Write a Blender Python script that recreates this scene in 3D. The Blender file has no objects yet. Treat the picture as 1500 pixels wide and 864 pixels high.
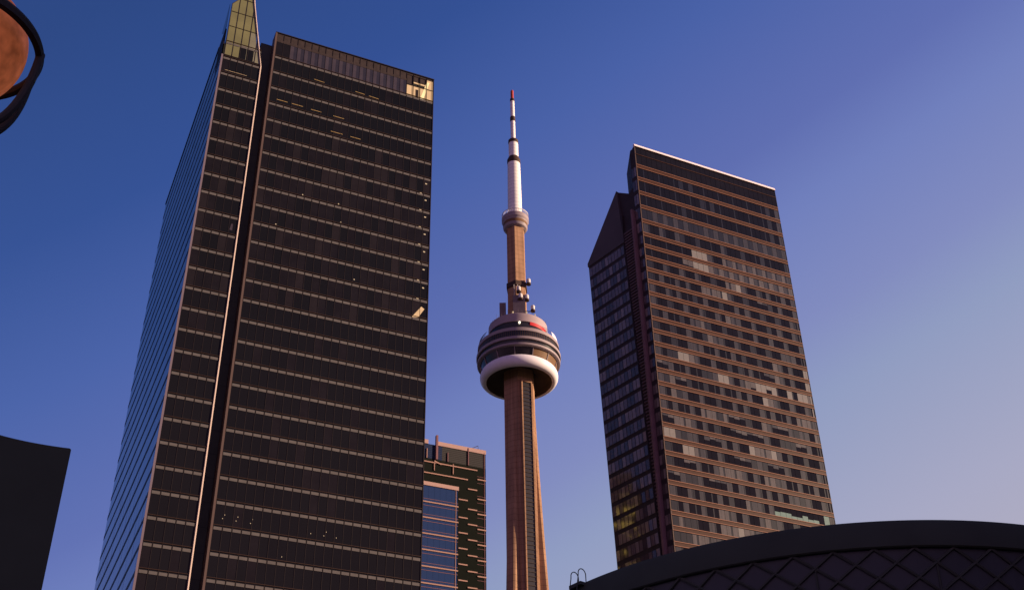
import bpy, math, random
from mathutils import Vector, Matrix
random.seed(7)
R = math.radians
S = bpy.context.scene
COL = S.collection

# ------------------------------------------------------------------ camera
cam_d = bpy.data.cameras.new("camera")
cam = bpy.data.objects.new("camera", cam_d)
COL.objects.link(cam)
cam_d.sensor_width = 36.0
cam_d.lens = 1780.0 / 1500.0 * 36.0
cam_d.clip_start = 0.1
cam_d.clip_end = 12000
EYE = Vector((0, 0, 1.7))
cam.matrix_world = Matrix.Translation(EYE) @ Matrix.Rotation(R(90 + 34.7526), 4, 'X') @ Matrix.Rotation(R(-1.2507), 4, 'Z')
S.camera = cam

# ------------------------------------------------------------------ world and sun
SUN_AZ, SUN_EL = 93.0, 17.0          # azimuth clockwise from +Y (the view direction)
w = bpy.data.worlds.new("World")
S.world = w
w.use_nodes = True
nt = w.node_tree
nt.nodes.clear()
out = nt.nodes.new("ShaderNodeOutputWorld")
bg = nt.nodes.new("ShaderNodeBackground")
sky = nt.nodes.new("ShaderNodeTexSky")
sky.sky_type = 'NISHITA'
sky.sun_disc = False
sky.sun_elevation = R(SUN_EL)
sky.sun_rotation = R(SUN_AZ)
sky.altitude = 100
sky.air_density = 1.0
sky.dust_density = 1.0
sky.ozone_density = 2.0
# the evening sky brightens and warms from the zenith opposite the sun down to the sunward horizon: a ramp along that direction over the Nishita sky
tc = nt.nodes.new("ShaderNodeTexCoord")
dot = nt.nodes.new("ShaderNodeVectorMath"); dot.operation = 'DOT_PRODUCT'
dot.inputs[1].default_value = (0.4849, 0.2971, -0.8225)
nt.links.new(tc.outputs["Generated"], dot.inputs[0])
mr = nt.nodes.new("ShaderNodeMapRange")
mr.inputs[1].default_value = -1.0; mr.inputs[2].default_value = 1.0
nt.links.new(dot.outputs["Value"], mr.inputs[0])
ramp = nt.nodes.new("ShaderNodeValToRGB")
RAMP = [(-1.0, (.012, .034, .15)), (-.547, (.0195, .058, .248)), (-.43, (.029, .077, .325)), (-.327, (.069, .124, .435)), (-.218, (.126, .166, .495)), (-.162, (.186, .236, .575)),
        (-.082, (.255, .290, .590)), (-.026, (.325, .378, .600)), (.087, (.455, .445, .610)), (.30, (.62, .50, .50)), (.55, (.80, .50, .36))]
el = ramp.color_ramp.elements
el[0].position = (RAMP[0][0] + 1) / 2; el[0].color = (*RAMP[0][1], 1)
el[1].position = (RAMP[-1][0] + 1) / 2; el[1].color = (*RAMP[-1][1], 1)
for t_, c_ in RAMP[1:-1]:
    e_ = el.new((t_ + 1) / 2); e_.color = (*c_, 1)
nt.links.new(mr.outputs[0], ramp.inputs[0])
sc_ = nt.nodes.new("ShaderNodeVectorMath"); sc_.operation = 'SCALE'; sc_.inputs[3].default_value = 10.0
nt.links.new(ramp.outputs[0], sc_.inputs[0])
mixn = nt.nodes.new("ShaderNodeMix"); mixn.data_type = 'RGBA'; mixn.inputs[0].default_value = 0.8
nt.links.new(sky.outputs[0], mixn.inputs[6]); nt.links.new(sc_.outputs[0], mixn.inputs[7])
# rose antitwilight low over the horizon opposite the view
sxyz = nt.nodes.new("ShaderNodeSeparateXYZ"); nt.links.new(tc.outputs["Generated"], sxyz.inputs[0])
def smooth(sock, a, b_):
    m_ = nt.nodes.new("ShaderNodeMapRange"); m_.interpolation_type = 'SMOOTHSTEP'
    m_.inputs[1].default_value = a; m_.inputs[2].default_value = b_
    nt.links.new(sock, m_.inputs[0]); return m_.outputs[0]
neg = nt.nodes.new("ShaderNodeMath"); neg.operation = 'MULTIPLY'; neg.inputs[1].default_value = -1.0
nt.links.new(sxyz.outputs[1], neg.inputs[0])
wy = smooth(neg.outputs[0], 0.0, 0.65)
negz = nt.nodes.new("ShaderNodeMath"); negz.operation = 'MULTIPLY'; negz.inputs[1].default_value = -1.0
nt.links.new(sxyz.outputs[2], negz.inputs[0])
wz = smooth(negz.outputs[0], -0.72, -0.25)
wmul = nt.nodes.new("ShaderNodeMath"); wmul.operation = 'MULTIPLY'
nt.links.new(wy, wmul.inputs[0]); nt.links.new(wz, wmul.inputs[1])
rose = nt.nodes.new("ShaderNodeMix"); rose.data_type = 'RGBA'
rose.inputs[7].default_value = (4.6, 2.6, 4.6, 1)
nt.links.new(wmul.outputs[0], rose.inputs[0]); nt.links.new(mixn.outputs[2], rose.inputs[6])
nt.links.new(rose.outputs[2], bg.inputs[0])
nt.links.new(bg.outputs[0], out.inputs[0])
bg.inputs[1].default_value = 0.0575

sun_d = bpy.data.lights.new("sun", 'SUN')
sun_d.energy = 5.0
sun_d.angle = R(0.5)
sun_d.color = (1.0, 0.76, 0.52)
sun = bpy.data.objects.new("sun", sun_d)
COL.objects.link(sun)
to_sun = Vector((math.sin(R(SUN_AZ)) * math.cos(R(SUN_EL)), math.cos(R(SUN_AZ)) * math.cos(R(SUN_EL)), math.sin(R(SUN_EL))))
sun.rotation_euler = to_sun.to_track_quat('Z', 'Y').to_euler()

S.view_settings.view_transform = 'Standard'
S.view_settings.look = 'None'
S.view_settings.exposure = 0.8
S.view_settings.gamma = 1.0
S.view_settings.use_curve_mapping = False
try:
    S.cycles.max_bounces = 6
    S.cycles.use_denoising = True
except Exception:
    pass

# ------------------------------------------------------------------ helpers
def mat(name, col, rough=0.6, metal=0.0, ior=1.45, coat=0.0, coat_rough=0.02, emit=None, estr=0.0, noise=None, spec=None,
        streak=None, wave=None, alpha=None, trans=0.0):
    """procedural Principled material; noise=(scale, amount), streak=(scale, amount) vertical weathering, wave=(pitch, dark amount) along z"""
    m = bpy.data.materials.new(name)
    m.use_nodes = True
    n = m.node_tree
    b = n.nodes["Principled BSDF"]
    b.inputs["Base Color"].default_value = (*col, 1)
    b.inputs["Roughness"].default_value = rough
    b.inputs["Metallic"].default_value = metal
    b.inputs["IOR"].default_value = ior
    b.inputs["Coat Weight"].default_value = coat
    b.inputs["Coat Roughness"].default_value = coat_rough
    b.inputs["Coat IOR"].default_value = 1.35
    if trans: b.inputs["Transmission Weight"].default_value = trans
    if spec is None and rough >= .4: spec = .12
    if spec is not None: b.inputs["Specular IOR Level"].default_value = spec
    if emit:
        b.inputs["Emission Color"].default_value = (*emit, 1)
        b.inputs["Emission Strength"].default_value = estr
    cur = None
    tc = n.nodes.new("ShaderNodeTexCoord")
    def mul(prev, fac_socket, lo, hi):
        mr = n.nodes.new("ShaderNodeMapRange")
        mr.inputs[3].default_value = lo; mr.inputs[4].default_value = hi
        n.links.new(fac_socket, mr.inputs[0])
        mx = n.nodes.new("ShaderNodeMix"); mx.data_type = 'RGBA'; mx.blend_type = 'MULTIPLY'
        mx.inputs[0].default_value = 1
        if prev is None: mx.inputs[6].default_value = (*col, 1)
        else: n.links.new(prev, mx.inputs[6])
        n.links.new(mr.outputs[0], mx.inputs[7])
        return mx.outputs[2]
    if noise:
        t = n.nodes.new("ShaderNodeTexNoise"); t.inputs["Scale"].default_value = noise[0]; t.inputs["Detail"].default_value = 6
        n.links.new(tc.outputs["Object"], t.inputs["Vector"])
        cur = mul(cur, t.outputs[0], 1 - noise[1], 1 + noise[1])
    if streak:
        mp = n.nodes.new("ShaderNodeMapping"); mp.inputs["Scale"].default_value = (1, 1, 0.03)
        t = n.nodes.new("ShaderNodeTexNoise"); t.inputs["Scale"].default_value = streak[0]; t.inputs["Detail"].default_value = 5
        n.links.new(tc.outputs["Object"], mp.inputs[0]); n.links.new(mp.outputs[0], t.inputs["Vector"])
        cur = mul(cur, t.outputs[0], 1 - streak[1], 1 + streak[1])
    if wave:
        sx = n.nodes.new("ShaderNodeSeparateXYZ"); n.links.new(tc.outputs["Object"], sx.inputs[0])
        d = n.nodes.new("ShaderNodeMath"); d.operation = 'DIVIDE'; d.inputs[1].default_value = wave[0]
        n.links.new(sx.outputs[2], d.inputs[0])
        f = n.nodes.new("ShaderNodeMath"); f.operation = 'FRACT'; n.links.new(d.outputs[0], f.inputs[0])
        g = n.nodes.new("ShaderNodeMath"); g.operation = 'GREATER_THAN'; g.inputs[1].default_value = wave[2] if len(wave) > 2 else 0.1
        n.links.new(f.outputs[0], g.inputs[0])
        cur = mul(cur, g.outputs[0], 1 - wave[1], 1.0)
    if cur is not None: n.links.new(cur, b.inputs["Base Color"])
    return m

class MB:
    """mesh builder; xf maps local coordinates to coordinates relative to the thing's empty"""
    def __init__(s, xf=None):
        s.v = []; s.f = []; s.m = []; s.xf = xf or (lambda x, y, z: (x, y, z)); s.smooth = []
    def face(s, pts, m=0, smooth=False):
        i = len(s.v); s.v += [s.xf(*p) for p in pts]; s.f.append(tuple(range(i, i + len(pts)))); s.m.append(m); s.smooth.append(smooth)
        return s
    def box(s, x0, x1, y0, y1, z0, z1, m=0):
        c = [(x0, y0, z0), (x1, y0, z0), (x1, y1, z0), (x0, y1, z0), (x0, y0, z1), (x1, y0, z1), (x1, y1, z1), (x0, y1, z1)]
        i = len(s.v); s.v += [s.xf(*p) for p in c]
        for f in ((0, 3, 2, 1), (4, 5, 6, 7), (0, 1, 5, 4), (1, 2, 6, 5), (2, 3, 7, 6), (3, 0, 4, 7)):
            s.f.append(tuple(i + k for k in f)); s.m.append(m); s.smooth.append(False)
        return s
    def loft(s, loops, m=0, cap=True, smooth=False, closed=True):
        """loops: list of equal-length point lists"""
        i = len(s.v); n = len(loops[0])
        for lp in loops: s.v += [s.xf(*p) for p in lp]
        for a in range(len(loops) - 1):
            for k in range(n if closed else n - 1):
                k2 = (k + 1) % n
                s.f.append((i + a * n + k, i + a * n + k2, i + (a + 1) * n + k2, i + (a + 1) * n + k)); s.m.append(m); s.smooth.append(smooth)
        if cap:
            s.f.append(tuple(i + k for k in reversed(range(n)))); s.m.append(m); s.smooth.append(False)
            s.f.append(tuple(i + (len(loops) - 1) * n + k for k in range(n))); s.m.append(m); s.smooth.append(False)
        return s
    def prism(s, poly, z0, z1, m=0):
        return s.loft([[(x, y, z0) for x, y in poly], [(x, y, z1) for x, y in poly]], m)
    def plate(s, pts, off, m=0):
        """polygon pts thickened by the vector off"""
        q = [(p[0] + off[0], p[1] + off[1], p[2] + off[2]) for p in pts]
        return s.loft([pts, q], m)
    def lathe(s, prof, n=96, m=0, a0=0.0, a1=360.0, c=(0, 0), smooth=True):
        full = abs(a1 - a0) >= 359.9
        k = n if full else n + 1
        i = len(s.v)
        for r, z in prof:
            for j in range(k):
                a = R(a0 + (a1 - a0) * j / n)
                s.v.append(s.xf(c[0] + r * math.sin(a), c[1] + r * math.cos(a), z))
        for a in range(len(prof) - 1):
            for j in range(n):
                j2 = (j + 1) % k
                s.f.append((i + a * k + j, i + a * k + j2, i + (a + 1) * k + j2, i + (a + 1) * k + j)); s.m.append(m); s.smooth.append(smooth)
        return s
    def tube(s, path, r, n=8, m=0):
        pts = [Vector(p) for p in path]; loops = []
        up0 = None
        for k, p in enumerate(pts):
            t = (pts[min(k + 1, len(pts) - 1)] - pts[max(k - 1, 0)]).normalized()
            a = t.cross(Vector((0, 0, 1)) if abs(t.z) < .95 else Vector((1, 0, 0))).normalized() if up0 is None else (up0 - t * up0.dot(t)).normalized()
            up0 = a
            b = t.cross(a)
            rr = r[k] if isinstance(r, (list, tuple)) else r
            loops.append([tuple(p + a * rr * math.cos(2 * math.pi * j / n) + b * rr * math.sin(2 * math.pi * j / n)) for j in range(n)])
        return s.loft(loops, m, smooth=True)
    def build(s, name, mats, parent=None, loc=None, sharp=35):
        me = bpy.data.meshes.new(name)
        me.from_pydata(s.v, [], s.f)
        mats = mats if isinstance(mats, (list, tuple)) else [mats]
        for q in mats: me.materials.append(q)
        me.polygons.foreach_set("material_index", s.m)
        me.polygons.foreach_set("use_smooth", s.smooth)
        me.update()
        import bmesh
        bm = bmesh.new(); bm.from_mesh(me)
        bmesh.ops.recalc_face_normals(bm, faces=bm.faces)
        bm.to_mesh(me); bm.free()
        try:
            if any(s.smooth): me.set_sharp_from_angle(angle=R(sharp))
        except Exception: pass
        o = bpy.data.objects.new(name, me)
        COL.objects.link(o)
        if parent: o.parent = parent
        if loc: o.location = loc
        return o

def thing(name, label, cat, loc, group=None):
    o = bpy.data.objects.new(name, None)
    COL.objects.link(o)
    o.location = loc
    o["label"] = label; o["category"] = cat
    if group: o["group"] = group
    return o

def frame(az, ox=0.0, oy=0.0):
    """local x along azimuth az, local y the depth behind that face, z up"""
    a = R(az); dx, dy = math.sin(a), math.cos(a)
    b = R(az - 90); ex, ey = math.sin(b), math.cos(b)
    return lambda x, y, z: (ox + dx * x + ex * y, oy + dy * x + ey * y, z)

def add(a, b): return (a[0] + b[0], a[1] + b[1], a[2] + b[2])

# ------------------------------------------------------------------ materials
M = {}
M['asphalt'] = mat('asphalt', (.05, .05, .052), .9, noise=(.5, .3))
M['glass_dark'] = mat('dark tinted glass', (.008, .0075, .009), .06, ior=1.22, noise=(.05, .3))
M['glass_dark2'] = mat('dark glass with drawn screen', (.011, .009, .011), .08, ior=1.22, noise=(.4, .4))
M['glass_dark3'] = mat('dark glass with pale blind', (.016, .0125, .0145), .1, ior=1.22, noise=(.4, .3))
M['glass_blue'] = mat('reflective facade glass', (.02, .06, .11), .05, ior=2.2)
M['strip'] = mat('grey brown spandrel panel', (.102, .089, .089), .5, noise=(.6, .25))
M['line'] = mat('bronze transom', (.04, .022, .018), .5)
M['mullion'] = mat('dark bronze mullion', (.022, .016, .017), .5)
M['black_wall'] = mat('black metal cladding', (.02, .02, .02), .6, noise=(.3, .25))
M['edge_trim'] = mat('lavender grey corner trim', (.16, .12, .15), .4)
M['brown_trim'] = mat('brown metal trim', (.10, .065, .06), .5)
M['white_fin'] = mat('white fin', (.36, .27, .25), .5)
M['olive_glass'] = mat('olive frosted glass', (.155, .145, .065), .35, coat=.3, noise=(.25, .35))
M['olive_glass_shaded'] = mat('shadow-toned olive frosted glass', (.17, .16, .11), .35, coat=.3, noise=(.3, .5))
M['fascia'] = mat('brown fascia', (.040, .028, .028), .6, noise=(1.2, .5))
M['top_pane'] = mat('violet grey pane', (.048, .036, .043), .3, coat=.4, noise=(.6, .35))
M['top_pane2'] = mat('dim grey pane', (.026, .021, .026), .25, coat=.4, noise=(.6, .35))
M['room_warm'] = mat('lit room wall', (.32, .24, .17), .8, emit=(1.0, .60, .27), estr=.22, noise=(.7, .4))
M['room_bright'] = mat('bright lit room wall', (.4, .33, .2), .8, emit=(1.0, .72, .34), estr=.45, noise=(.9, .35))
M['lamp_warm'] = mat('warm ceiling lamp', (.2, .14, .07), .5, emit=(1.0, .50, .14), estr=.2)
M['lamp_spot'] = mat('warm downlight', (.2, .16, .12), .5, emit=(1.0, .72, .42), estr=.26)
M['lamp_white'] = mat('white lamp', (.9, .9, .8), .5, emit=(1.0, .9, .7), estr=.9)

# ------------------------------------------------------------------ setting: ground
g = MB(); g.face([(-5000, -5000, 0), (5000, -5000, 0), (5000, 5000, 0), (-5000, 5000, 0)])
go = g.build('ground', M['asphalt']); go['kind'] = 'structure'

# ================================================================== dark office tower (left)
OT = (-55.075, 165.806, 0)
office = thing('office_tower', 'tall dark glass office tower with pale floor strips, pointed olive glass crown and blue side', 'office tower', OT)
fo = frame(65)
FL = 4.165
rows = [178.45 - FL * k for k in range(43)]
XM0, XM1 = 9.75, 43.7       # main front
XF = 7.65                   # fin
DEP = 60.0
# solid bodies behind the glass
b = MB(fo)
b.box(XM0 + .1, XM1 - .15, .25, DEP - .3, 0, 184.6)
b.box(.25, XM0 + .1, 4.0, DEP - .3, 0, 181.9)
b.box(.25, XF - .1, .25, 4.0, 0, 174.8)
b.build('core', M['black_wall'], office)
rc = MB(fo); rc.box(XF - .1, XM0 + .1, 2.6, 3.9, 0, 183.6)
M['recess'] = mat('charcoal recess cladding', (.085, .09, .08), .7, noise=(.2, .2), wave=(4.165, .3, .03))
rc.build('recess_wall', M['recess'], office)
def pane_row(mb, x0, x1, nb, z0, z1, pick, y=0.0, gap=.035, jit=.012):
    wd = (x1 - x0) / nb
    for k in range(nb):
        a, c = x0 + k * wd + gap, x0 + (k + 1) * wd - gap
        j = [random.uniform(-jit, jit) for _ in range(3)]
        mb.face([(a, y + j[0], z0), (c, y + j[1], z0), (c, y + j[1] + j[2], z1), (a, y + j[0] + j[2], z1)], pick(k))
NBM, NBS = 23, 5
def office_storey(z_top, z_bot, idx, faces=('main', 'side', 'left'), into=None):
    lo, hi = z_bot, z_top - .5
    blindy = 4 <= idx <= 13
    def pk(k):
        if blindy: return random.choices((0, 1, 2), (.35, .5, .15))[0]
        return random.choices((0, 1), (.9, .1))[0]
    gm = [M['glass_dark'], M['glass_dark2'], M['glass_dark3']]
    for nm, x0, x1, nb in (('main', XM0 + .35, XM1 - .12, NBM), ('side', .3, XF - .2, NBS)):
        m = into or MB(fo); pane_row(m, x0, x1, nb, lo, hi, pk)
        if not into: m.build('window_band', gm, office)
    m = into or MB(fo)
    for k in range(38):
        y0 = .15 + k * (DEP - .3) / 38; y1 = y0 + (DEP - .3) / 38
        j = [random.uniform(-.008, .008) for _ in range(2)]
        m.face([(j[0], y1, lo), (j[1], y0, lo), (j[1], y0, hi + .1), (j[0], y1, hi + .1)], 3 if into else 0)
    if not into: m.build('window_band', M['glass_blue'], office)
def office_spandrel(z, into=None):
    s = into or MB(fo)
    for x0, x1, nb in ((XM0 + .35, XM1 - .12, NBM), (.3, XF - .2, NBS)):
        wd = (x1 - x0) / nb
        for k in range(nb):
            s.box(x0 + k * wd + .10, x0 + (k + 1) * wd - .10, -.06, .22, z - .5, z, 0)
        s.box(x0, x1, -.10, .2, z + .26, z + .36, 1)
        s.box(x0, x1, .02, .2, z - .52, z + .02, 2)
    s.box(-.03, .2, .1, DEP - .1, z - .75, z + .05, 2)
    if not into: s.build('spandrel', [M['strip'], M['line'], M['mullion']], office)
VIS = 29
for k in range(VIS):
    office_spandrel(rows[k])
    office_storey(rows[k], rows[k + 1], k)
low_g, low_s = MB(fo), MB(fo)
for k in range(VIS, 42):
    office_spandrel(rows[k], low_s); office_storey(rows[k], rows[k + 1], k, into=low_g)
o = low_g.build('lower_window_band', [M['glass_dark'], M['glass_dark2'], M['glass_dark3'], M['glass_blue']], office); o['kind'] = 'stuff'
o = low_s.build('lower_spandrel', [M['strip'], M['line'], M['mullion']], office); o['kind'] = 'stuff'
# mullions
mm = MB(fo)
for x0, x1, nb, zt in ((XM0 + .35, XM1 - .12, NBM, 184.7), (.3, XF - .2, NBS, 174.8)):
    for k in range(nb + 1):
        x = x0 + (x1 - x0) * k / nb
        mm.box(x - .035, x + .035, -.045, .1, 3, zt)
mm.build('mullions_grid', M['mullion'], office)
# side face toward the sun (right), and back: glass with the same floor lines
rs = MB(fo); rsl = MB(fo)
for k in range(0, 42):
    rs.face([(XM1, .3, rows[k + 1]), (XM1, DEP - .3, rows[k + 1]), (XM1, DEP - .3, rows[k] - .5), (XM1, .3, rows[k] - .5)])
    rsl.box(XM1 - .2, XM1 + .06, .25, DEP - .25, rows[k] - .5, rows[k])
rs.face([(XM1, .3, rows[0]), (XM1, DEP - .3, rows[0]), (XM1, DEP - .3, 184.6), (XM1, .3, 184.6)])
o = rs.build('right_facade', M['glass_dark'], office); rsl.build('spandrel', M['strip'], o)
# corner trims
MB(fo).box(-.06, .28, -.08, .12, 3, 174.9).build('corner_trim', M['edge_trim'], office)
MB(fo).box(XM0 - .02, XM0 + .33, -.12, 2.5, 3, 185.0).build('corner_trim', M['brown_trim'], office)
MB(fo).box(XM1 - .12, XM1 + .02, -.10, .25, 3, 185.0).build('corner_trim', M['mullion'], office)
# bright knife fin with its knee at the top
f = MB(fo)
def finsec(x, z): return [(x - .14, .2, z), (x - .12, -.14, z), (x - .05, -.2, z), (x + .2, .12, z), (x + .2, .2, z)]
f.loft([finsec(XF, 3), finsec(XF, 174.6), finsec(4.85, 190.5), finsec(4.25, 194.6)])
f.build('fin', M['white_fin'], office)
# pointed crown of frosted glass on the front plane
cr = MB(fo)
CZ = [174.9, 178.75, 182.9, 187.05, 191.2, 195.2]
def crown_x(z):
    xl = .45 if z <= 189.2 else .45 + (z - 189.2) / 1.48
    xr = XF - .18 - max(0, z - 174.6) * .1745
    return xl, xr
crg = MB(fo); crm = MB(fo)
for a in range(5):
    z0, z1 = CZ[a], CZ[a + 1]
    zs = [z0, z1]
    if z0 < 189.2 < z1: zs = [z0, 189.2, z1]
    for p in range(5):
        xa, xb = .45 + p * 1.47, .45 + (p + 1) * 1.47
        for q in range(len(zs) - 1):
            za, zb = zs[q] + (.14 if q == 0 else 0), min(zs[q + 1], 194.6)
            if zb <= za: continue
            la, ra = crown_x(za); lb, rb = crown_x(zb)
            pts = [(max(xa, la), 0, za), (min(xb, ra), 0, za), (min(xb, rb), 0, zb), (max(xa, lb), 0, zb)]
            if pts[1][0] - pts[0][0] < .02 and pts[2][0] - pts[3][0] < .02: continue
            if pts[1][0] < pts[0][0]: pts[1] = pts[0]
            if pts[2][0] < pts[3][0]: pts[2] = pts[3]
            dull = (a == 0 and p >= 2) or (a == 1 and p >= 3)  # shadow on the lower right panes, put in as a greyer glass colour
            crg.plate(pts, (0, .08, 0), 1 if dull else 0)
    la, ra = crown_x(z0 + .07)
    crm.box(la, ra, -.06, .14, z0, z0 + .14)
for p in range(1, 5):
    x = .45 + p * 1.47
    zt = min(194.4, 189.2 + (x - .45) * 1.48) if x < 4.25 else 174.6 + (XF - .18 - x) / .1745
    zt = min(zt, 174.6 + (XF - .18 - x) / .1745)
    crm.box(x - .05, x + .05, -.06, .14, 174.9, zt)
crm.tube([(.45, 0, 174.9), (.45, 0, 189.2), (4.2, 0, 194.75)], .1, 6)
cro = crg.build('crown', [M['olive_glass'], M['olive_glass_shaded']], office)
crm.build('crown_frame', M['mullion'], cro)
# glass return of the crown on the left face, and the dark block below it
cl = MB(fo); cl.plate([(0, .3, 182.9), (0, .3, 189.2), (0, 5.6, 185.7), (0, 2.2, 182.6)], (.08, 0, 0))
cl.build('crown_return', M['glass_blue'], cro)
MB(fo).box(-.04, .22, .5, 6.3, 175.4, 182.4).build('dark_louver_panel', M['black_wall'], office)
lt = MB(fo)
for k in range(34):
    y0 = 6.4 + k * 1.57
    lt.face([(0, y0 + 1.5, 178.6), (0, y0, 178.6), (0, y0, 182.2), (0, y0 + 1.5, 182.2)])
lt.build('window_band', M['glass_blue'], office)
MB(fo).box(-.1, .3, 6.3, DEP, 182.2, 182.7).build('parapet', M['mullion'], office)
# top glazed storey with fascia, lit room at the right-hand end
XR = XM1 - .12 - 4 * (XM1 - .12 - XM0 - .35) / 23
t = MB(fo)
wd = (XR - XM0 - .35) / 19
for k in range(19):
    x0 = XM0 + .35 + k * wd
    if k < 2: t.face([(x0, 0, 178.5), (x0 + wd, 0, 178.5), (x0 + wd, 0, 182.8), (x0, 0, 182.8)], 2); continue
    t.face([(x0 + .04, 0, 178.5), (x0 + wd * .5, 0, 178.5), (x0 + wd * .5, 0, 182.5), (x0 + .04, 0, 182.5)], 0)
    t.face([(x0 + wd * .5, 0, 178.5), (x0 + wd - .04, 0, 178.5), (x0 + wd - .04, 0, 182.5), (x0 + wd * .5, 0, 182.5)], 1)
t.build('window_band', [M['top_pane'], M['top_pane2'], M['glass_dark2']], office)
fa = MB(fo)
fa.box(XM0 + .33, XR, -.03, .25, 182.5, 183.1).box(XM0 + .33, XR, .03, .25, 183.1, 184.9).box(XR, XM1 - .12, .03, .25, 184.4, 184.9)
fa.build('fascia', M['fascia'], office)
MB(fo).box(XM0 - .02, XM1 + .06, -.16, 1.2, 184.9, 185.1).build('parapet', M['mullion'], office)
rm = MB(fo)
rm.box(XR + .03, XM1 - .14, .12, .24, 178.5, 181.6, 0)
rm.box(XR + .03, XR + 1.5, .12, .24, 181.6, 184.4, 2)
rm.box(XR + 1.5, XM1 - 1.6, .12, .24, 182.5, 182.85, 0)
rm.box(XR + 1.5, XM1 - 1.6, .14, .24, 183.0, 184.4, 2)
rm.box(XM1 - 1.6, XM1 - .14, .10, .24, 181.6, 184.4, 0)
rm.face([(XM1 - 2.9, .09, 178.6), (XM1 - 2.2, .09, 178.6), (XM1 - .9, .09, 183.8), (XM1 - 1.5, .09, 183.8)], 1)
rmo = rm.build('lit_room', [M['room_warm'], M['room_bright'], M['fascia']], office)
MB(fo).box(XR + 2.05, XR + 2.6, .04, .1, 178.6, 180.8).build('dark_door', M['mullion'], rmo)
mu = MB(fo)
for k in range(4): mu.box(XR + k * 1.46 - .05, XR + k * 1.46 + .05, -.05, .03, 178.5, 184.4)
mu.box(XR, XM1 - .1, -.04, .03, 181.6, 181.75)
mu.build('window_frame', M['mullion'], rmo)
# ceiling lamps seen as short warm dashes
def fpx(x, z, wd, ht=.10, m='lamp_warm', name='ceiling_light', dz=0):
    q = MB(fo); q.face([(x, -.03, z), (x + wd, -.03, z + dz), (x + wd, -.03, z + ht + dz), (x, -.03, z + ht)])
    q.build(name, M[m], office)
for x, z, wd, dz in ((18.43, 175.25, 2.1, -.1), (26.99, 175.18, 2.0, -.08), (29.85, 175.05, 2.1, -.08), (11.5, 167.2, 2.2, 0), (14.55, 167.2, 2.2, 0), (18.4, 167.1, 2.1, 0),
                     (22.9, 167.05, 2.2, 0), (22.7, 162.95, 2.4, 0), (26.65, 162.95, 2.1, 0)):
    fpx(x, z, wd, .09, dz=dz)
fpx(1.05, 171.0, 4.2, .06, m='room_warm')
for i in range(7):
    fpx(42.45, 156.1 - i * FL, .38, .26, 'lamp_spot', 'downlight')
    fpx(41.4, 153.5 - i * FL, .42, .15, 'lamp_spot', 'downlight')
q = MB(fo); q.face([(40.6, -.03, 124.3), (41.85, -.03, 124.5), (43.0, -.03, 126.6), (42.4, -.03, 127.0)]); q.build('lit_stair', M['room_warm'], office)
q = MB(fo); q.face([(6.2, -.03, 133.8), (6.7, -.03, 133.8), (6.7, -.03, 135.2), (6.4, -.03, 135.2)]); q.build('ceiling_light', M['top_pane'], office)
for x, z in ((14.1, 137.4), (26, 141.5), (18.4, 145.6), (25.3, 145.6), (29.3, 129.4)): fpx(x, z, .2, .2, 'lamp_spot', 'downlight')
for x, z in ((11.61, 80.5), (11.33, 79.87), (13.63, 80.5), (13.42, 79.82), (15.9, 80.48), (15.65, 79.81), (25.19, 79.7), (27.67, 80.35), (27.31, 79.66), (29.35, 79.64), (20.98, 75.19)):
    fpx(x, z, .1, .13, 'lamp_spot', 'downlight')

# ================================================================== hotel tower with copper bands (right)
HT = (31.8935, 232.785, 0)
ritz = thing('copper_banded_tower', 'tall glass tower with copper storey bands, curtained windows and a pink lit sloping roof edge', 'tower', HT)
fr = frame(64)
fw = frame(-40)
WR = 43.25
M['copper'] = mat('copper spandrel', (.050, .0165, .0105), .5, noise=(.8, .3))
M['copper_lip'] = mat('pale copper lip', (.27, .125, .085), .45)
M['pink_coping'] = mat('pale coping', (.88, .70, .70), .5)
P_ = [mat('clear dark pane', (.0085, .007, .008), .05, coat=.35, spec=.1, noise=(.2, .4)),
      mat('dim curtain behind glass', (.011, .009, .0115), .4, spec=.1, coat=1.0, coat_rough=.04, noise=(2.5, .45), streak=(3.2, .9)),
      mat('mauve curtain behind glass', (.026, .021, .027), .5, spec=.1, coat=1.0, coat_rough=.04, noise=(2.5, .4), streak=(3.2, .9)),
      mat('pale curtain behind glass', (.072, .058, .060), .5, spec=.1, coat=1.0, coat_rough=.04, noise=(2.0, .3), streak=(3.0, .6)),
      mat('white blind behind glass', (.17, .15, .145), .5, spec=.1, coat=1.0, coat_rough=.04, noise=(1.5, .15)),
      mat('teal lit pane', (.12, .19, .18), .4, coat=.6, noise=(1.0, .3)),
      mat('warm lit pane', (.50, .38, .22), .4, coat=.6, noise=(1.5, .4))]
G_ = [mat('side pane dark', (.085, .058, .064), .06, ior=1.8, noise=(.3, .4)),
      mat('side pane mauve curtain', (.16, .11, .12), .08, ior=1.8, noise=(.8, .4), streak=(2.5, .5)),
      mat('side pane pale curtain', (.25, .18, .18), .1, ior=1.8, noise=(.8, .35), streak=(2.5, .4))]
M['wing_frame'] = mat('dark violet brown cladding', (.045, .034, .038), .6, noise=(.4, .3))
M['gable'] = mat('dark grey violet cladding', (.085, .070, .082), .65, noise=(.15, .25))
M['louver'] = mat('violet brown louvre', (.12, .075, .09), .55)
M['rose_fin'] = mat('rose metal fin', (.20, .11, .125), .5, noise=(.5, .2))
tops = [202.4, 198.2, 193.7, 189.3, 184.9, 180.8, 177.25, 173.8]
while tops[-1] > 8: tops.append(tops[-1] - 3.452)
VISR = 34
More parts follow.
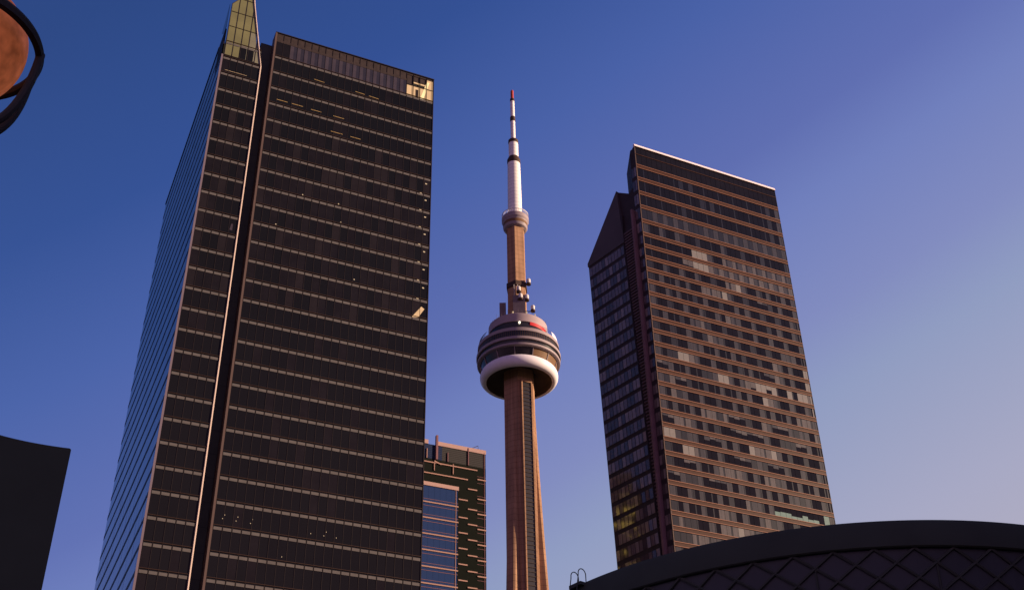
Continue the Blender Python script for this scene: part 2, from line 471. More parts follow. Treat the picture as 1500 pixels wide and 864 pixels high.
# solid body
b = MB()
def F2(x, y): return fr(x, y, 0)[:2]
def W2(s, y=0): return fw(s, y, 0)[:2]
b.prism([F2(.35, .3), F2(WR - .3, .3), F2(WR - .3, 13), W2(9, -6), W2(1.9, -.4)], 0, 208.35)
b.prism([W2(1.9, -.4), W2(15.8, -.4), W2(15.8, -9), F2(20, 13), F2(6, 6)], 0, 181.5)
b.build('core', M['wing_frame'], ritz)
NP = 29
pw = (WR - .35) / NP
def plan(i):
    """pane kinds of storey i: (kind, blind fraction or None)"""
    rnd = random.Random(100 + i)
    row = []
    if i <= 2:
        row = [(0, None)] * NP
        for k in range(NP):
            if rnd.random() < .1: row[k] = (1, None)
        row[26] = (1, None); row[28] = (2, None)
    elif i == 3:
        row = [((1 if k % 2 else 2), None) if rnd.random() < .85 else (1, None) for k in range(NP)]
    elif i == 4:
        row = [(0, None)] * NP
        for k in (0, 3, 6, 7, 10, 15, 19, 23, 28): row[k] = (2 if k % 3 == 0 else 1, None)
    elif i == 5:
        row = [(0, None)] * 9 + [(4, None)] * 3 + [(2, None)] + [(0, None)] * 2 + [(2 if k % 2 else 3, None) for k in range(14)]
    elif i == 6:
        row = [(0, None)] * 7 + [(3, .7), (3, .75), (4, .85), (4, .9), (4, .95)] + [(2 if k % 2 else 3, None) for k in range(17)]
    else:
        k = 0
        mode = rnd.random()
        while k < NP:
            n = rnd.choice((2, 3, 3))
            t = rnd.random() if i > 13 or rnd.random() < .45 else rnd.choice((.2, .85))
            if t < .54: grp = [(2, None)] + [(0, None)] * (n - 1)
            elif t < .68: grp = [(rnd.choice((1, 2, 3)), None) for _ in range(n)]
            elif t < .80: grp = [(rnd.choice((3, 2)), rnd.choice((.25, .35, .45))) for _ in range(n)]
            elif t < .90: grp = [(1, None)] + [(0, None)] * (n - 1)
            else: grp = [(rnd.choice((3, 3, 4)), None) for _ in range(n)]
            row += grp; k += n
        row = row[:NP]
        if i == 15:
            row[16:] = [(3, None), (3, .7), (4, None), (4, None), (4, .5), (4, None), (0, None), (0, None), (4, None), (0, None), (4, None), (4, None), (3, None)]
        if i in (13, 14):
            row[22:] = [(3, None), (2, None), (0, None), (2, None), (0, None), (0, None), (4, None)]
        if i == 24:
            row[18:] = [(5, -.45), (5, -.5), (5, -.5), (5, -.3), (5, -.3), (5, -.55), (5, -.3), (5, -.35), (0, None), (5, None), (2, None)]
        if i in (26, 27):
            row[11:16] = [(4, None), (3, None), (3, None), (2, None), (3, None)]
    return row
def ritz_row(i, z0, z1, mb):
    for k, (c, bl) in enumerate(plan(i)):
        x0, x1 = .3 + k * pw + .03, .3 + (k + 1) * pw - .03
        j = random.uniform(-.01, .01)
        if bl is None:
            # a curtain covers most of its pane, a dark sliver stays open
            if c in (2, 3) and k % 2:
                xm = x1 - pw * .3
                mb.face([(x0, j, z0), (xm, j, z0), (xm, j, z1), (x0, j, z1)], c)
                mb.face([(xm, j, z0), (x1, j, z0), (x1, j, z1), (xm, j, z1)], 1)
            elif c == 0 and k % 3 == 1:
                xm = x0 + pw * .22
                mb.face([(x0, j, z0), (xm, j, z0), (xm, j, z1), (x0, j, z1)], 1)
                mb.face([(xm, j, z0), (x1, j, z0), (x1, j, z1), (xm, j, z1)], 0)
            else:
                mb.face([(x0, j, z0), (x1, j, z0), (x1, j, z1), (x0, j, z1)], c)
        else:
            zm = z1 - (z1 - z0) * bl if bl > 0 else z0 - (z1 - z0) * bl
            up, dn = (c, 0) if bl > 0 else (0, c)
            mb.face([(x0, j, zm), (x1, j, zm), (x1, j, z1), (x0, j, z1)], up)
            mb.face([(x0, j, z0), (x1, j, z0), (x1, j, zm), (x0, j, zm)], dn)
def ritz_band(T, mb):
    mb.box(.0, WR - .06, -.05, .24, T - .93, T - .10, 0)
    mb.box(-.02, WR - .04, -.15, .24, T - .10, T + .04, 1)
    mb.box(-.02, WR - .04, -.15, .24, T - 1.05, T - .93, 1)
def wing_edges(z):
    sl = 16.9 + (z - 102) * .0325
    sr = 4.7 + (z - 127) * .0345
    return sr, sl
WN = 11
def wing_row(i, zb, zt, mb):
    rnd = random.Random(500 + i)
    for k in range(WN):
        c = rnd.choices((0, 1, 2), (.25, .5, .25) if i > 8 else (.5, .42, .08))[0]
        q = []
        for z in (zb, zt):
            a, c_ = wing_edges(z); st = (c_ - a - .3) / WN
            q.append((a + .15 + k * st + .08, a + .15 + (k + 1) * st - .08))
        j = rnd.uniform(-.012, .012); j2 = rnd.uniform(-.012, .012)
        mb.face([(q[0][0], j, zb), (q[0][1], j2, zb), (q[1][1], j2, zt), (q[1][0], j, zt)], c)
def ret_row(i, zb, zt, mb):
    rnd = random.Random(900 + i)
    c = rnd.choices((0, 1, 2), (.3, .45, .25))[0]
    mb.face([(.22, .02, zb), (.85, .02, zb), (.85, .02, zt), (.22, .02, zt)], c)
    mb.face([(.95, .02, zb), (1.7, .02, zb), (1.7, .02, zt), (.95, .02, zt)], rnd.choices((0, 1, 2), (.4, .4, .2))[0])
lowA, lowB, lowC, lowD = MB(fr), MB(fr), MB(fw), MB(fw)
for i, T in enumerate(tops[:-1]):
    nxt = tops[i + 1]
    stuff = i >= VISR
    a = lowA if stuff else MB(fr)
    ritz_row(i, nxt, T - 1.0, a)
    if not stuff: a.build('window_band', P_, ritz)
    a = lowB if stuff else MB(fr)
    ritz_band(T, a)
    if not stuff: a.build('spandrel', [M['copper'], M['copper_lip']], ritz)
    if T < 184:
        a = lowC if stuff else MB(fw)
        wing_row(i, nxt + .95, T - .1, a)
        if not stuff: a.build('wing_window_band', G_, ritz)
    a = lowD if stuff else MB(fw)
    ret_row(i, nxt + .5, T - .75, a)
    if not stuff: a.build('corner_window', G_, ritz)
for mb, nm, ms in ((lowA, 'lower_window_band', P_), (lowB, 'lower_spandrel', [M['copper'], M['copper_lip']]), (lowC, 'lower_wing_window_band', G_), (lowD, 'lower_corner_window', G_)):
    o = mb.build(nm, ms, ritz); o['kind'] = 'stuff'
# backing walls just behind the panes
bk = MB(fw)
a0, a1 = wing_edges(3), wing_edges(182)
bk.plate([(a0[0], -.12, 3), (a0[1], -.12, 3), (a1[1] - .02, -.12, 182), (a1[0] - .02, -.12, 182)], (0, -.3, 0))
bk.plate([(.02, -.08, 3), (1.8, -.08, 3), (1.86, -.08, 207.2), (.02, -.08, 208.9)], (0, -.25, 0))
bk.build('side_wall', M['wing_frame'], ritz)
# top glass zone, thin line, coping
tp = MB(fr)
for k in range(NP):
    x0 = .3 + k * pw
    tp.face([(x0 + .03, 0, 202.45), (x0 + pw - .03, 0, 202.45), (x0 + pw - .03, 0, 205.75), (x0 + .03, 0, 205.75)])
    tp.face([(x0 + .03, 0, 205.95), (x0 + pw - .03, 0, 205.95), (x0 + pw - .03, 0, 208.4), (x0 + .03, 0, 208.4)])
tp.build('window_band', M['glass_dark2'], ritz)
MB(fr).box(0, WR, -.1, .2, 205.78, 205.95).build('roof_rail_line', M['copper'], ritz)
cp = MB(fr)
cp.loft([[(x, -.30, 208.3), (x, .5, 208.3), (x, .5, 209.15), (x, .0, 209.15)] for x in (-.05, WR + .05)])
cp.build('roof_coping', M['pink_coping'], ritz)
MB(fr).box(WR - .14, WR, -.06, .3, 3, 208.4).build('corner_post', M['mullion'], ritz)
MB(fr).box(-.02, .2, -.07, .2, 3, 208.4).build('corner_post', M['brown_trim'], ritz)
# glimpses of the corner columns at the right end; sunlight put into their colour
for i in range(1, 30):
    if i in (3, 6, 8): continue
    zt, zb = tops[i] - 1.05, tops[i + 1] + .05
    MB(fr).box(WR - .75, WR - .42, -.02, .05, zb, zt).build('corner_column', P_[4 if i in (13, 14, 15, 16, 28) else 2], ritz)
# right side facade
rs = MB(fr)
for i, T in enumerate(tops[:-1]): rs.face([(WR - .02, .35, tops[i + 1]), (WR - .02, 12.8, tops[i + 1]), (WR - .02, 12.8, T - 1), (WR - .02, .35, T - 1)])
rs.build('right_facade', M['glass_dark'], ritz)
# gable wall on the wing, dark core beside it, fin and louvres
gb = MB(fw)
s0 = wing_edges(182.4)
gb.plate([(s0[0] - .2, .06, 181.6), (s0[1] + .1, .06, 181.6), (s0[1] + .12, .06, 182.6), (7.6, .06, 198.5)], (0, -.8, 0))
gb.build('gable_wall', M['gable'], ritz)
co = MB(fw)
co.plate([(1.85, -.6, 180), (s0[0] + .4, -.6, 180), (7.62, -.6, 198.4), (3.84, -.6, 195.6), (1.85, -.6, 197.0)], (0, -4, 0))
co.build('roof_core', M['wing_frame'], ritz)
MB(fw).box(s0[0] - .22, s0[0] + .1, -.55, .05, 181.7, 190).build('gable_edge', M['wing_frame'], ritz)
lv = MB(fw)
e0, e1 = wing_edges(3), wing_edges(185)
lv.plate([(1.8, -.32, 3), (e0[0] + .1, -.32, 3), (e1[0] + .1, -.32, 185), (1.8, -.32, 187)], (0, -.2, 0), 1)
z = 4.0
while z < 184:
    sr = wing_edges(z)[0]
    lv.box(2.6, sr - .3, -.4, -.05, z, z + .42)
    z += .86
lv.build('louver_panel', [M['louver'], M['wing_frame']], ritz)
MB(fw).box(1.95, 2.45, -.3, 1.05, 3, 188.7).build('fin', M['rose_fin'], ritz)

# ================================================================== broadcast tower
CT = (2.837, 565.993, 0)
cn = thing('broadcast_tower', 'slender concrete broadcast tower with white ring pod and red tipped white mast', 'tower', CT)
M['concrete'] = mat('weathered concrete', (.32, .178, .108), .85, noise=(.12, .35), streak=(.9, .5), wave=(3.2, .30, .10))
M['white_ring'] = mat('white radome skin', (.76, .69, .735), .4, noise=(.10, .10), streak=(.5, .08))
M['pod_band'] = mat('mauve grey pod cladding', (.30, .235, .25), .5, noise=(.3, .12))
M['pod_drum'] = mat('pod roof drum', (.34, .26, .28), .55, noise=(.3, .15), wave=(1.4, .15, .08))
M['pod_dark'] = mat('dark pod glazing', (.020, .017, .018), .2, noise=(.5, .3))
M['pod_brown'] = mat('bronze pod panel', (.16, .085, .045), .5, noise=(.5, .2))
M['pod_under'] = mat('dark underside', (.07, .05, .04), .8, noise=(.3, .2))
M['mast_white'] = mat('white mast cladding', (.80, .73, .72), .45, noise=(.4, .08), wave=(2.7, .35, .09))
M['mast_dark'] = mat('dark mast collar', (.06, .035, .03), .6)
M['mast_red'] = mat('red mast tip', (.40, .06, .045), .5)
M['red_banner'] = mat('red ring panel', (.48, .02, .03), .5)
M['equip'] = mat('grey equipment housing', (.17, .13, .14), .6, noise=(.6, .3))
M['dish'] = mat('white antenna drum', (.60, .55, .54), .5)
M['slat'] = mat('louvred elevator glazing', (.018, .014, .016), .35)
M['slat_line'] = mat('elevator louvre lines', (.045, .032, .032), .5)
def hexa(rad, z, rot=155.0):
    return [(rad * math.sin(R(rot + 30 + 60 * k)), rad * math.cos(R(rot + 30 + 60 * k)), z) for k in range(6)]
b = MB(); b.loft([hexa(10.2, 0), hexa(9.4, 150), hexa(9.1, 250), hexa(9.0, 337), hexa(9.0, 343)]); b.build('shaft', M['concrete'], cn)
b = MB(); b.loft([hexa(6.2, 343), hexa(5.75, 395), hexa(5.65, 446)]); b.build('upper_shaft', M['concrete'], cn)
WZ = [(0, 31, 3.6), (30, 27.2, 3.4), (60, 23.2, 3.25), (100, 19.0, 3.05), (150, 15.4, 2.9), (190, 13.2, 2.8), (220, 11.9, 2.75), (250, 10.5, 2.7), (275, 9.5, 2.65), (300, 8.6, 2.6), (330, 7.6, 2.5)]
for az in (215, 95, 335):
    f3 = frame(az)
    b = MB(lambda x, y, z, f3=f3: f3(x, y, z))
    b.loft([[(0, -hw - .9, z), (rw - .8, -hw, z), (rw, -hw + .8, z), (rw, hw - .8, z), (rw - .8, hw, z), (0, hw + .9, z)] for z, rw, hw in WZ])
    b.build('wing', M['concrete'], cn)
fb = frame(155)
b = MB(lambda x, y, z: fb(x, y, z))
b.box(7.0, 9.55, -3.1, -2.45, 6, 333).box(7.0, 9.55, 2.45, 3.1, 6, 333).box(7.0, 9.55, -2.45, 2.45, 332, 333)
b.build('elevator_frame', M['concrete'], cn)
b = MB(lambda x, y, z: fb(x, y, z)); b.box(7.0, 9.05, -2.45, 2.45, 6, 332); eg = b.build('elevator_glazing', M['slat'], cn)
b = MB(lambda x, y, z: fb(x, y, z))
z = 150.0
while z < 331: b.box(9.0, 9.3, -2.45, 2.45, z, z + .45); z += 2.3
b.build('slats', M['slat_line'], eg)
def lathe_part(name, prof, m, parent=cn, n=120, **k):
    q = MB(); q.lathe(prof, n=n, **k); return q.build(name, m, parent, sharp=28)
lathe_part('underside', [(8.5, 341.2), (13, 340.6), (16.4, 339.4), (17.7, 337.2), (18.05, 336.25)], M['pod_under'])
rp = [(18.2 + 3.0 * math.cos(t), 339.5 + 3.5 * math.sin(t)) for t in [R(-95 + 185 * k / 24) for k in range(25)]]
lathe_part('radome', [(17.75, 336.4), (17.9, 336.05)] + rp + [(17.5, 343)], M['white_ring'])
lathe_part('window_ring', [(19.4, 342.6), (20.9, 346.9)], M['pod_dark'])
for k in range(13):
    a = 158 + 27.69 * k
    fk = frame(a)
    b.xf = fk
    b = MB(fk); b.loft([[(19.3, -.14, 342.6), (19.9, -.14, 342.6), (19.9, .14, 342.6), (19.3, .14, 342.6)], [(20.8, -.14, 346.9), (21.4, -.14, 346.9), (21.4, .14, 346.9), (20.8, .14, 346.9)]])
    b.build('window_fin', M['pod_band'], cn)
b = MB()
for k in range(3):
    b.lathe([(19.6, 342.9), (20.95, 346.7)], n=12, a0=158 - 27.69 * (k + 1) + 1, a1=158 - 27.69 * k - 1)
b.build('sunlit_panels', M['pod_brown'], cn)  # sunward part of the window ring: sunlight put in as a bronze colour
lathe_part('band', [(20.6, 346.85), (22.3, 346.9), (22.65, 347.1), (22.75, 348.2), (22.0, 348.3)], M['pod_band'])
lathe_part('window_ring', [(22.1, 348.2), (22.2, 350.5)], M['pod_dark'])
lathe_part('band', [(22.0, 350.35), (22.9, 350.4), (23.1, 350.6), (23.1, 352.1), (22.5, 352.3)], M['pod_band'])
wr = lathe_part('window_ring', [(22.45, 352.2), (22.2, 356.0)], M['pod_dark'])
b = MB()
for k in range(120):
    b.xf = frame(3 * k); b.box(22.2, 22.42, -.06, .06, 352.25, 356)
b.build('mullions', M['pod_brown'], wr)
lathe_part('band', [(21.9, 355.95), (22.4, 356.0), (22.3, 358.1), (21.9, 358.2), (18.0, 359.4), (15.9, 361)], M['pod_band'])
lathe_part('dark_ring', [(15.9, 359.8), (15.9, 366.0)], M['pod_dark'])
lathe_part('roof_drum', [(15.7, 365.9), (16.4, 366.0), (16.3, 371.0), (15.9, 371.4), (6, 373)], M['pod_drum'])
b = MB(); b.lathe([(16.2, 364.1), (16.5, 366.0), (15.95, 366.0)], n=30, a0=112, a1=156); b.build('red_panel', M['red_banner'], cn)
b = MB(); b.lathe([(22.1, 358.3), (21.4, 361.6)], n=30, a0=70, a1=122); b.build('wind_screen', M['white_ring'], cn)
b = MB()
for k in range(22):
    b.xf = frame(236 + k * 3); b.tube([(22.0, 0, 358.1), (21.4, 0, 361.3), (20.4, 0, 362.2)], .11, 5)
b.xf = frame(0)
for zz, rr in ((359.8, 21.7), (361.2, 21.4)):
    b.tube([(rr * math.cos(R(-146 + 3.3 * k)), -rr * math.sin(R(-146 + 3.3 * k)) * -1, zz) for k in range(21)], .09, 5)
b.build('railing', M['mast_dark'], cn)
b = MB()
for k in range(26):
    a = R(92 + k * 7.2); rr = 15.6
    hgt = random.choice((.8, 1.4, 2.2, 3.2))
    b.tube([(rr * math.sin(a), rr * math.cos(a), 371.2), (rr * math.sin(a), rr * math.cos(a), 371.4 + hgt)], .07, 5)
b.build('roof_aerials', M['equip'], cn)
b = MB(); a = R(177); b.lathe([(0, 364.2), (.55, 364.2), (.55, 365.2), (0, 365.2)], n=12, c=(16.6 * math.sin(a), 16.6 * math.cos(a))); b.build('floodlight', M['lamp_white'], cn)
for k, (az, rr, zz) in enumerate(((160, 14.5, 372.6), (140, 14.8, 372.4), (190, 14.5, 372.6))):
    a = R(az); b = MB(); b.lathe([(0, zz), (.4, zz), (.4, zz + .8), (0, zz + .8)], n=10, c=(rr * math.sin(a), rr * math.cos(a))); b.build('roof_lamp', M['lamp_spot'], cn)
# equipment around the upper shaft
MB(frame(180)).box(-1.5, 2.5, -10.0, -6.4, 370.5, 387.5).build('equipment_cabinet', M['equip'], cn)
e = MB(frame(180)); e.box(4.0, 8.4, -2.4, 4.4, 376.5, 388.5).box(3.8, 8.7, -2.7, 4.8, 374.8, 376.2)
e.build('equipment_housing', M['equip'], cn)
b = MB(); b.loft([[(x * 1.12, y * 1.12, z) for x, y, z in hexa(5.75, 397.2)], [(x * 1.12, y * 1.12, z) for x, y, z in hexa(5.75, 400.4)]]); b.build('dark_collar', M['mast_dark'], cn)
def dish(x, y, z):
    b = MB(); b.lathe([(0, z), (1.05, z), (1.15, z + .2), (1.15, z + 2.6), (.8, z + 3.1), (0, z + 3.2)], n=20, c=(x, y)); d = b.build('antenna_drum', M['dish'], cn)
    b = MB(); b.lathe([(0, z - 1.3), (1.3, z - 1.0), (1.35, z + .02), (0, z + .02)], n=20, c=(x, y))
    b.box(min(0, x), max(0, x), y - .2, y + .2, z - 1.0, z - .6)
    b.build('bracket', M['mast_dark'], d)
for p in ((6.7, -4.0, 399.3), (1.0, -7.6, 391.6), (1.9, -8.6, 386.0), (5.4, -7.4, 386.0), (8.6, -6.6, 379.2)): dish(*p)
b = MB(frame(180))
for y in (-1.6, .4): b.tube([(6.6, y, 388.5), (6.6, y, 397)], .14, 5)
for k in range(5): b.tube([(6.6, -1.6, 389.5 + 1.6 * k), (6.6, .4, 389.5 + 1.6 * k)], .1, 5)
b.build('service_ladder', M['dish'], cn)
# upper pod
sp = lathe_part('upper_pod', [(5.3, 439.8), (6.6, 440.6), (7.15, 441.6), (7.2, 444.8), (7.5, 445.4), (7.95, 446.2), (8.0, 448.6), (7.6, 449.2), (4, 449.6)], M['pod_band'], n=72)
lathe_part('window_ring', [(7.24, 442.4), (7.26, 444.4)], M['pod_brown'], sp, n=72)
b = MB()
for k in range(48):
    b.xf = frame(7.5 * k); b.box(7.7, 7.85, -.1, .1, 449, 451.2)
b.xf = frame(0); b.lathe([(7.7, 450.9), (7.9, 450.9), (7.9, 451.3), (7.7, 451.3), (7.7, 450.9)], n=72)
b.build('railing', M['dish'], sp)
for prof, m_, nm in (([(4.25, 449.3), (4.1, 470), (3.85, 491.6)], 'mast_white', 'mast_section'), ([(3.9, 491.4), (4.05, 492), (4.05, 494.6), (3.2, 496.6)], 'mast_dark', 'mast_collar'),
                     ([(3.0, 496.3), (2.95, 508.3)], 'mast_white', 'mast_section'), ([(3.0, 508.0), (3.15, 508.4), (3.1, 510.6), (1.6, 511.8)], 'mast_dark', 'mast_collar'),
                     ([(1.5, 511.5), (1.45, 527)], 'mast_white', 'mast_section'), ([(1.5, 526.8), (1.65, 527.2), (1.65, 530.2), (1.4, 530.7)], 'mast_dark', 'mast_collar'),
                     ([(1.4, 530.6), (1.3, 544.3)], 'mast_white', 'mast_section'), ([(1.35, 543.9), (1.45, 544.2), (1.4, 546), (.95, 546.2)], 'mast_dark', 'mast_collar'),
                     ([(1.0, 546), (.95, 553.2), (.5, 553.9), (0, 554)], 'mast_red', 'mast_tip')):
    lathe_part(nm, prof, M[m_], n=32)

# ================================================================== tower behind: blue glass office block
GT = (-15.2, 289.6, 0)
blue = thing('blue_glass_building', 'low blue glass block with thin pink storey lines, right beside the dark office tower', 'building', GT)
fg = frame(65)
M['blue_glass'] = mat('sky-toned glass facade', (.021, .040, .125), .25, spec=.15, noise=(.03, .1))  # reflected sky put into a blue base colour, little real mirroring
M['pink_line'] = mat('pale pink metal ledge', (.38, .215, .18), .5)
M['pink_thin'] = mat('dull pink transom', (.20, .095, .11), .5)
M['pink_band'] = mat('pale pink stone band', (.42, .26, .24), .6, noise=(1.0, .12))
MB(fg).box(-34, -.1, .2, 26, 0, 141.5).build('core', M['black_wall'], blue)
zl = [136.27 - 4.355 * k for k in range(31)]
sx = MB(fg)
for k, z in enumerate(zl):
    top = 140.85 if k == 0 else zl[k - 1]
    m = MB(fg)
    for j in range(21):
        m.face([(-34 + j * 1.615, 0, z), (-34 + (j + 1) * 1.615 - .03, 0, z), (-34 + (j + 1) * 1.615 - .03, 0, top), (-34 + j * 1.615, 0, top)])
    m.build('window_band', M['blue_glass'], blue)
    l = MB(fg); l.box(-34, .12, -.16, .1, z - .17, z + .17, 0).box(-34, .08, -.05, .1, z - 1.06, z - .94, 1).box(-34, .08, -.05, .1, z + .82, z + .94, 1)
    l.build('storey_line', [M['pink_line'], M['pink_thin']], blue)
    sx.face([(.05, .2, z), (.05, 25.8, z), (.05, 25.8, top - .2), (.05, .2, top - .2)])
sx.build('right_facade', M['blue_glass'], blue)
MB(fg).box(-34.1, .16, -.2, .5, 140.85, 141.92).build('parapet', M['pink_band'], blue)
MB(fg).box(-.62, -.5, -.1, .12, 2, 140.85).build('corner_mullion', M['pink_line'], blue)

# ================================================================== tower behind: dark building with staggered ledges
DT = (-8.207, 299.888, 0)
dark = thing('dark_ledged_building', 'black high-rise with short staggered pink ledges and louvred roof, behind the blue glass block', 'building', DT)
fd = frame(65)
M['night_glass'] = mat('near black glazing', (.012, .013, .011), .12, ior=1.4, noise=(.1, .3))
M['screen'] = mat('grey roof louvre', (.045, .04, .042), .6, wave=(.55, .6, .3))
M['screen_blue'] = mat('glass roof screen', (.03, .04, .09), .06, ior=1.8, wave=(.55, .4, .3))
MB(fd).box(-36, 0, .2, 24, 0, 156.3).build('core', M['night_glass'], dark)
DX = (-7.95, -5.33, -2.58, 0)
MB(fd).box(-36, -.02, 0, .2, 0, 152.2).build('front_wall', M['night_glass'], dark)
MB(fd).box(-12.85, -.02, .02, .2, 152.2, 156.5).build('roof_screen', M['screen'], dark)
MB(fd).box(-36, -12.85, .02, .2, 152.2, 156.5).build('roof_screen', M['screen_blue'], dark)
rb = MB(fd); rb.box(-14.3, .06, -.12, .5, 156.5, 157.72).box(-36, -16.9, -.12, .5, 156.5, 157.72); rb.build('parapet', M['pink_band'], dark)
MB(fd).box(-14.75, -14.2, -.5, .4, 152.1, 159.4).build('roof_fin', M['pink_thin'], dark)
for x0, x1, z in ((-36, -2.57, 151.1), (-36, -5.34, 147.83)): MB(fd).box(x0, x1, -.2, .1, z - .15, z + .17).build('ledge', M['pink_line'], dark)
for c in range(3):
    z = (141.73, 145.18, 148.48)[c]
    k = 0
    while z > 70:
        q = MB(fd); q.box(DX[c] + .03, DX[c + 1] - .03, -.2, .1, z - .17, z + .17, 0)
        if c == 2: q.box(DX[2], -.05, -.08, .1, z - 1.12, z - 1.03, 1).box(DX[2], -.05, -.08, .1, z + .85, z + .94, 1)
        q.build('ledge', [M['pink_line'], M['pink_thin']], dark)
        z -= 4.34 if k else (5.8 if c == 2 else 5.1 if c == 0 else 5.85); k += 1
        if k == 1 and c == 0: z = 136.6
MB(fd).box(-.55, -.43, -.12, .05, 60, 157.0).build('corner_mullion', M['pink_thin'], dark)
for x, z0, z1, m_ in ((-17.25, 152.2, 155.0, 'pink_line'), (-11.2, 152.1, 154.9, 'pink_thin'), (-5.2, 152.2, 157.4, 'pink_thin'), (-15.05, 148.8, 151.5, 'pink_line'), (-9.62, 148.7, 151.7, 'pink_line')):
    MB(fd).box(x - .1, x + .1, -.24, .02, z0, z1).build('upright', M[m_], dark)
q = MB(fd); q.plate([(-15.1, -.3, 151.75), (-13.1, -.3, 151.05), (-13.1, -.3, 150.75), (-15.1, -.3, 151.3)], (0, .2, 0)); q.build('strut', M['pink_line'], dark)
q = MB(fd); q.tube([(-4.2, .3, 157.7), (-2.13, .3, 158.95), (-2.13, .3, 157.7)], .09, 6); q.build('roof_davit', M['mast_dark'], dark)

# ================================================================== unseen building added behind the office tower to supply a golden reflection
YT = (-47, 246, 0)
yel = thing('added_ochre_block', 'unseen added ochre block mirrored in the lower side glass of the copper banded tower', 'building', YT)
M['ochre'] = mat('ochre wall', (.55, .40, .13), .7, noise=(.2, .4))
fy = frame(350)
MB(fy).box(0, 46, .25, 22, 0, 157).build('core', M['black_wall'], yel)
for k in range(38):
    if k % 2 == 0: MB(fy).box(0, 46, -.1, .2, 157 - 4.1 * k - 1.3, 157 - 4.1 * k).build('spandrel', M['ochre'], yel)
for k in range(30):
    if k % 5 in (1, 3): MB(fy).box(k * 1.5, k * 1.5 + .9, -.16, .22, 2, 157).build('pier', M['ochre'], yel)

M['gold_glow'] = mat('golden reflection glow', (.3, .2, .06), .5, emit=(1.0, .66, .14), estr=.9, noise=(.4, .5))  # glow added to feed the golden reflection, stands for sunlight on the facade
rnd = random.Random(3)
for k in range(14):
    q = MB(fy)
    for j in range(30):
        if rnd.random() < .42:
            h_ = rnd.choice((1.2, 2.2, 2.6)); q.face([(j * 1.5 + .1, -.2, 154.2 - 4.1 * k - h_), (j * 1.5 + rnd.uniform(.5, 1.3), -.2, 154.2 - 4.1 * k - h_), (j * 1.5 + 1.3, -.2, 154.2 - 4.1 * k), (j * 1.5 + .1, -.2, 154.2 - 4.1 * k)])
    q.build('reflection_glow_band', M['gold_glow'], yel)

# ================================================================== round concert hall (bottom right)
RC = (19.56, 77.36, 0)
hall = thing('round_concert_hall', 'dark round concert hall with a diagonal lattice glass skin under its roof rim', 'hall', RC)
M['hall_rim'] = mat('black roof rim', (.058, .070, .054), .75, noise=(.5, .2), spec=.2)
M['hall_glass'] = mat('dull violet lattice glass', (.072, .080, .088), .4, noise=(.15, .25))
M['hall_bar'] = mat('black lattice bar', (.070, .078, .066), .7, spec=.1)
b = MB(); b.lathe([(20.2, 25.28), (20.9, 25.28), (20.98, 25.34), (21.0, 26.5), (20.9, 26.7), (12, 28.0), (0, 28.6)], n=240); b.build('roof_rim', M['hall_rim'], hall)
def skr(z): return 20.72 - (25.32 - z) * .10
b = MB(); b.lathe([(skr(25.3), 25.3), (skr(14), 14)], n=132, smooth=False); b.build('glass_skin', M['hall_glass'], hall)
b = MB()
NL, HS = 66, .73
for k in range(NL):
    if abs((360.0 * k / NL) - 194) > 95: continue
    for sgn in (1, -1):
        p = []
        for j in range(0, 13):
            a = R(360.0 * k / NL + sgn * j * 180.0 / NL); z = 25.3 - j * HS; r_ = skr(z) + .06
            p.append((r_ * math.sin(a), r_ * math.cos(a), z))
        b.tube(p, .085, 5)
    for j in range(1, 12, 2):
        if (k + j) % 3 == 0:
            a = R(360.0 * (k + .5) / NL); z0, z1 = 25.3 - j * HS, 25.3 - (j + 2) * HS
            b.tube([((skr(z0) + .05) * math.sin(a), (skr(z0) + .05) * math.cos(a), z0), ((skr(z1) + .05) * math.sin(a), (skr(z1) + .05) * math.cos(a), z1)], .055, 5)
b.build('lattice', M['hall_bar'], hall)
b = MB(); b.lathe([(skr(14), 14), (18.6, 0)], n=132); b.build('base_wall', M['hall_rim'], hall)
# hooped roof ladder on the rim
RIM = 26.62
lad = None
pa = (3.4 - RC[0], 63.95 - RC[1]); ang = math.degrees(math.atan2(pa[0], pa[1]))
fl = frame(ang)            # local x = outwards, y = along the rim
b = MB(fl)
for y in (-.42, .18):
    arc = [(20.72 + .0, y, RIM - .1), (20.72, y, RIM + .55)] + [(21.0 - .28 * math.cos(R(t)), y, RIM + .55 + .32 * math.sin(R(t))) for t in range(15, 180, 15)] + [(21.28, y, RIM + .45), (21.42, y, RIM - .3), (21.5, y, RIM - 1.6)]
    b.tube(arc, .028, 6)
for k in range(6): b.tube([(21.4 + .02 * k, -.42, RIM - .2 - .28 * k), (21.4 + .02 * k, .18, RIM - .2 - .28 * k)], .022, 6)
lad = b.build('roof_ladder', M['hall_bar'], hall)
MB(fl).box(20.6, 21.3, -.6, .35, RIM - .12, RIM + .06).build('platform', M['hall_rim'], lad)

# ================================================================== black upright panel (bottom left)
SG = (-5.70, 13.875, 0)
sign = thing('sign_panel', 'plain black upright panel with slightly sagging top edge, cut by the lower left edge', 'sign panel', SG)
M['panel_black'] = mat('matt black panel', (.070, .088, .062), .9, noise=(2, .15), spec=.1)
fs = frame(65)
b = MB(fs)
def topz(x): return 9.07 + .07 * (x + .37) ** 2 * (1.0 if x > -.37 else 1.6)
pts = [(0.0, 0, .35)] + [(-.028 + .028 * math.cos(R(t)), 0, topz(0) - .028 + .028 * math.sin(R(t))) for t in range(0, 91, 15)] + [(-.1 * k, 0, topz(-.1 * k)) for k in range(1, 26)] + [(-2.5, 0, .35)]
b.plate(pts, (0, .22, 0)); b.build('panel', M['panel_black'], sign)
MB(fs).box(-2.7, .2, -.2, .42, 0, .35).build('plinth', M['asphalt'], sign)

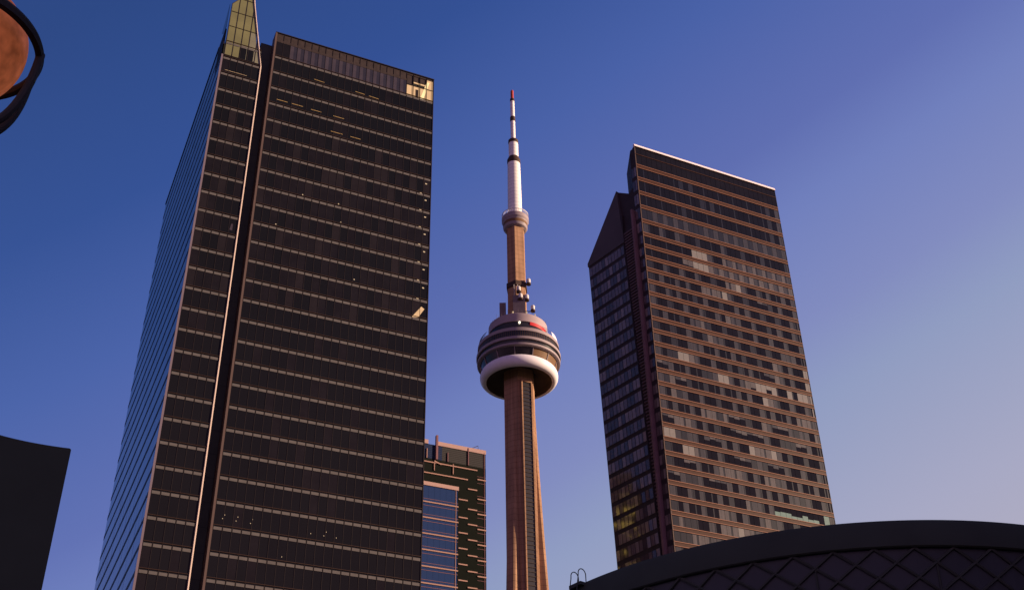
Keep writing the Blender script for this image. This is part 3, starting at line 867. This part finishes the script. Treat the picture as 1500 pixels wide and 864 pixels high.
# ================================================================== street lamp (top left)
LP = (-2.716, 4.192)
GR, GZ = .32, 6.214
lamp = thing('street_lamp', 'street lamp with orange globe held in a black ring, cut by the upper left corner', 'street lamp', (LP[0], LP[1], 0))
M['globe'] = mat('orange mottled globe', (.46, .115, .045), .6, noise=(11, 1.0))
_n = M['globe'].node_tree; _b = _n.nodes["Principled BSDF"]
_n.links.new(_b.inputs["Base Color"].links[0].from_socket, _b.inputs["Emission Color"]); _b.inputs["Emission Strength"].default_value = .24
M['lamp_black'] = mat('black painted iron', (.08, .085, .075), .7, spec=.1)
b = MB(); b.lathe([(GR * 1.02 * math.sin(R(t)), GZ - GR * 1.02 * math.cos(R(t))) for t in range(0, 181, 6)], n=64); b.build('globe', M['globe'], lamp)
b = MB(); b.lathe([(GR * 1.14, GZ - .01), (GR * 1.16, GZ - .03), (GR * 1.25, GZ - .028), (GR * 1.272, GZ - .0), (GR * 1.25, GZ + .018), (GR * 1.15, GZ + .012), (GR * 1.14, GZ - .01)], n=96); b.build('ring', M['lamp_black'], lamp)
for az, dep in ((40, 1.56), (74, 1.74), (220, 1.56), (254, 1.74)):
    fk = frame(az)
    b = MB(fk)
    path = [(GR * 1.22 * max(math.cos(R(t)), .05) ** .5, 0, GZ - GR * dep * math.sin(R(t))) for t in range(0, 86, 5)] + [(.05, 0, GZ - GR * dep)]
    b.tube(path, .022, 10); b.build('arm', M['lamp_black'], lamp)
b = MB(); b.tube([(0, 0, GZ - GR * 1.5), (0, 0, 3.2), (0, 0, .9), (0, 0, .3), (0, 0, 0)], [.055, .06, .075, .14, .17], 16); b.build('pole', M['lamp_black'], lamp)

# ================================================================== unseen block added sunward to shade the hall, the lamp and the panel
BT = (62, -40, 0)
blk = thing('added_shade_block', 'unseen plain brick block added beyond the right edge to shade the round hall', 'building', BT)
M['brick'] = mat('brown brick', (.16, .09, .06), .85, noise=(.6, .3))
MB().box(0, 34, 0, 158, 0, 54).build('wall', M['brick'], blk)
MB().box(-.3, 34.3, -.3, 158.3, 54, 55).build('parapet', M['brick'], blk)
for k in range(12):
    q = MB()
    for j in range(38): q.face([(-.03, 2.5 + j * 4.1, 3.2 + k * 4.2), (-.03, 5.1 + j * 4.1, 3.2 + k * 4.2), (-.03, 5.1 + j * 4.1, 5.4 + k * 4.2), (-.03, 2.5 + j * 4.1, 5.4 + k * 4.2)])
    q.build('window_band', M['glass_dark'], blk)
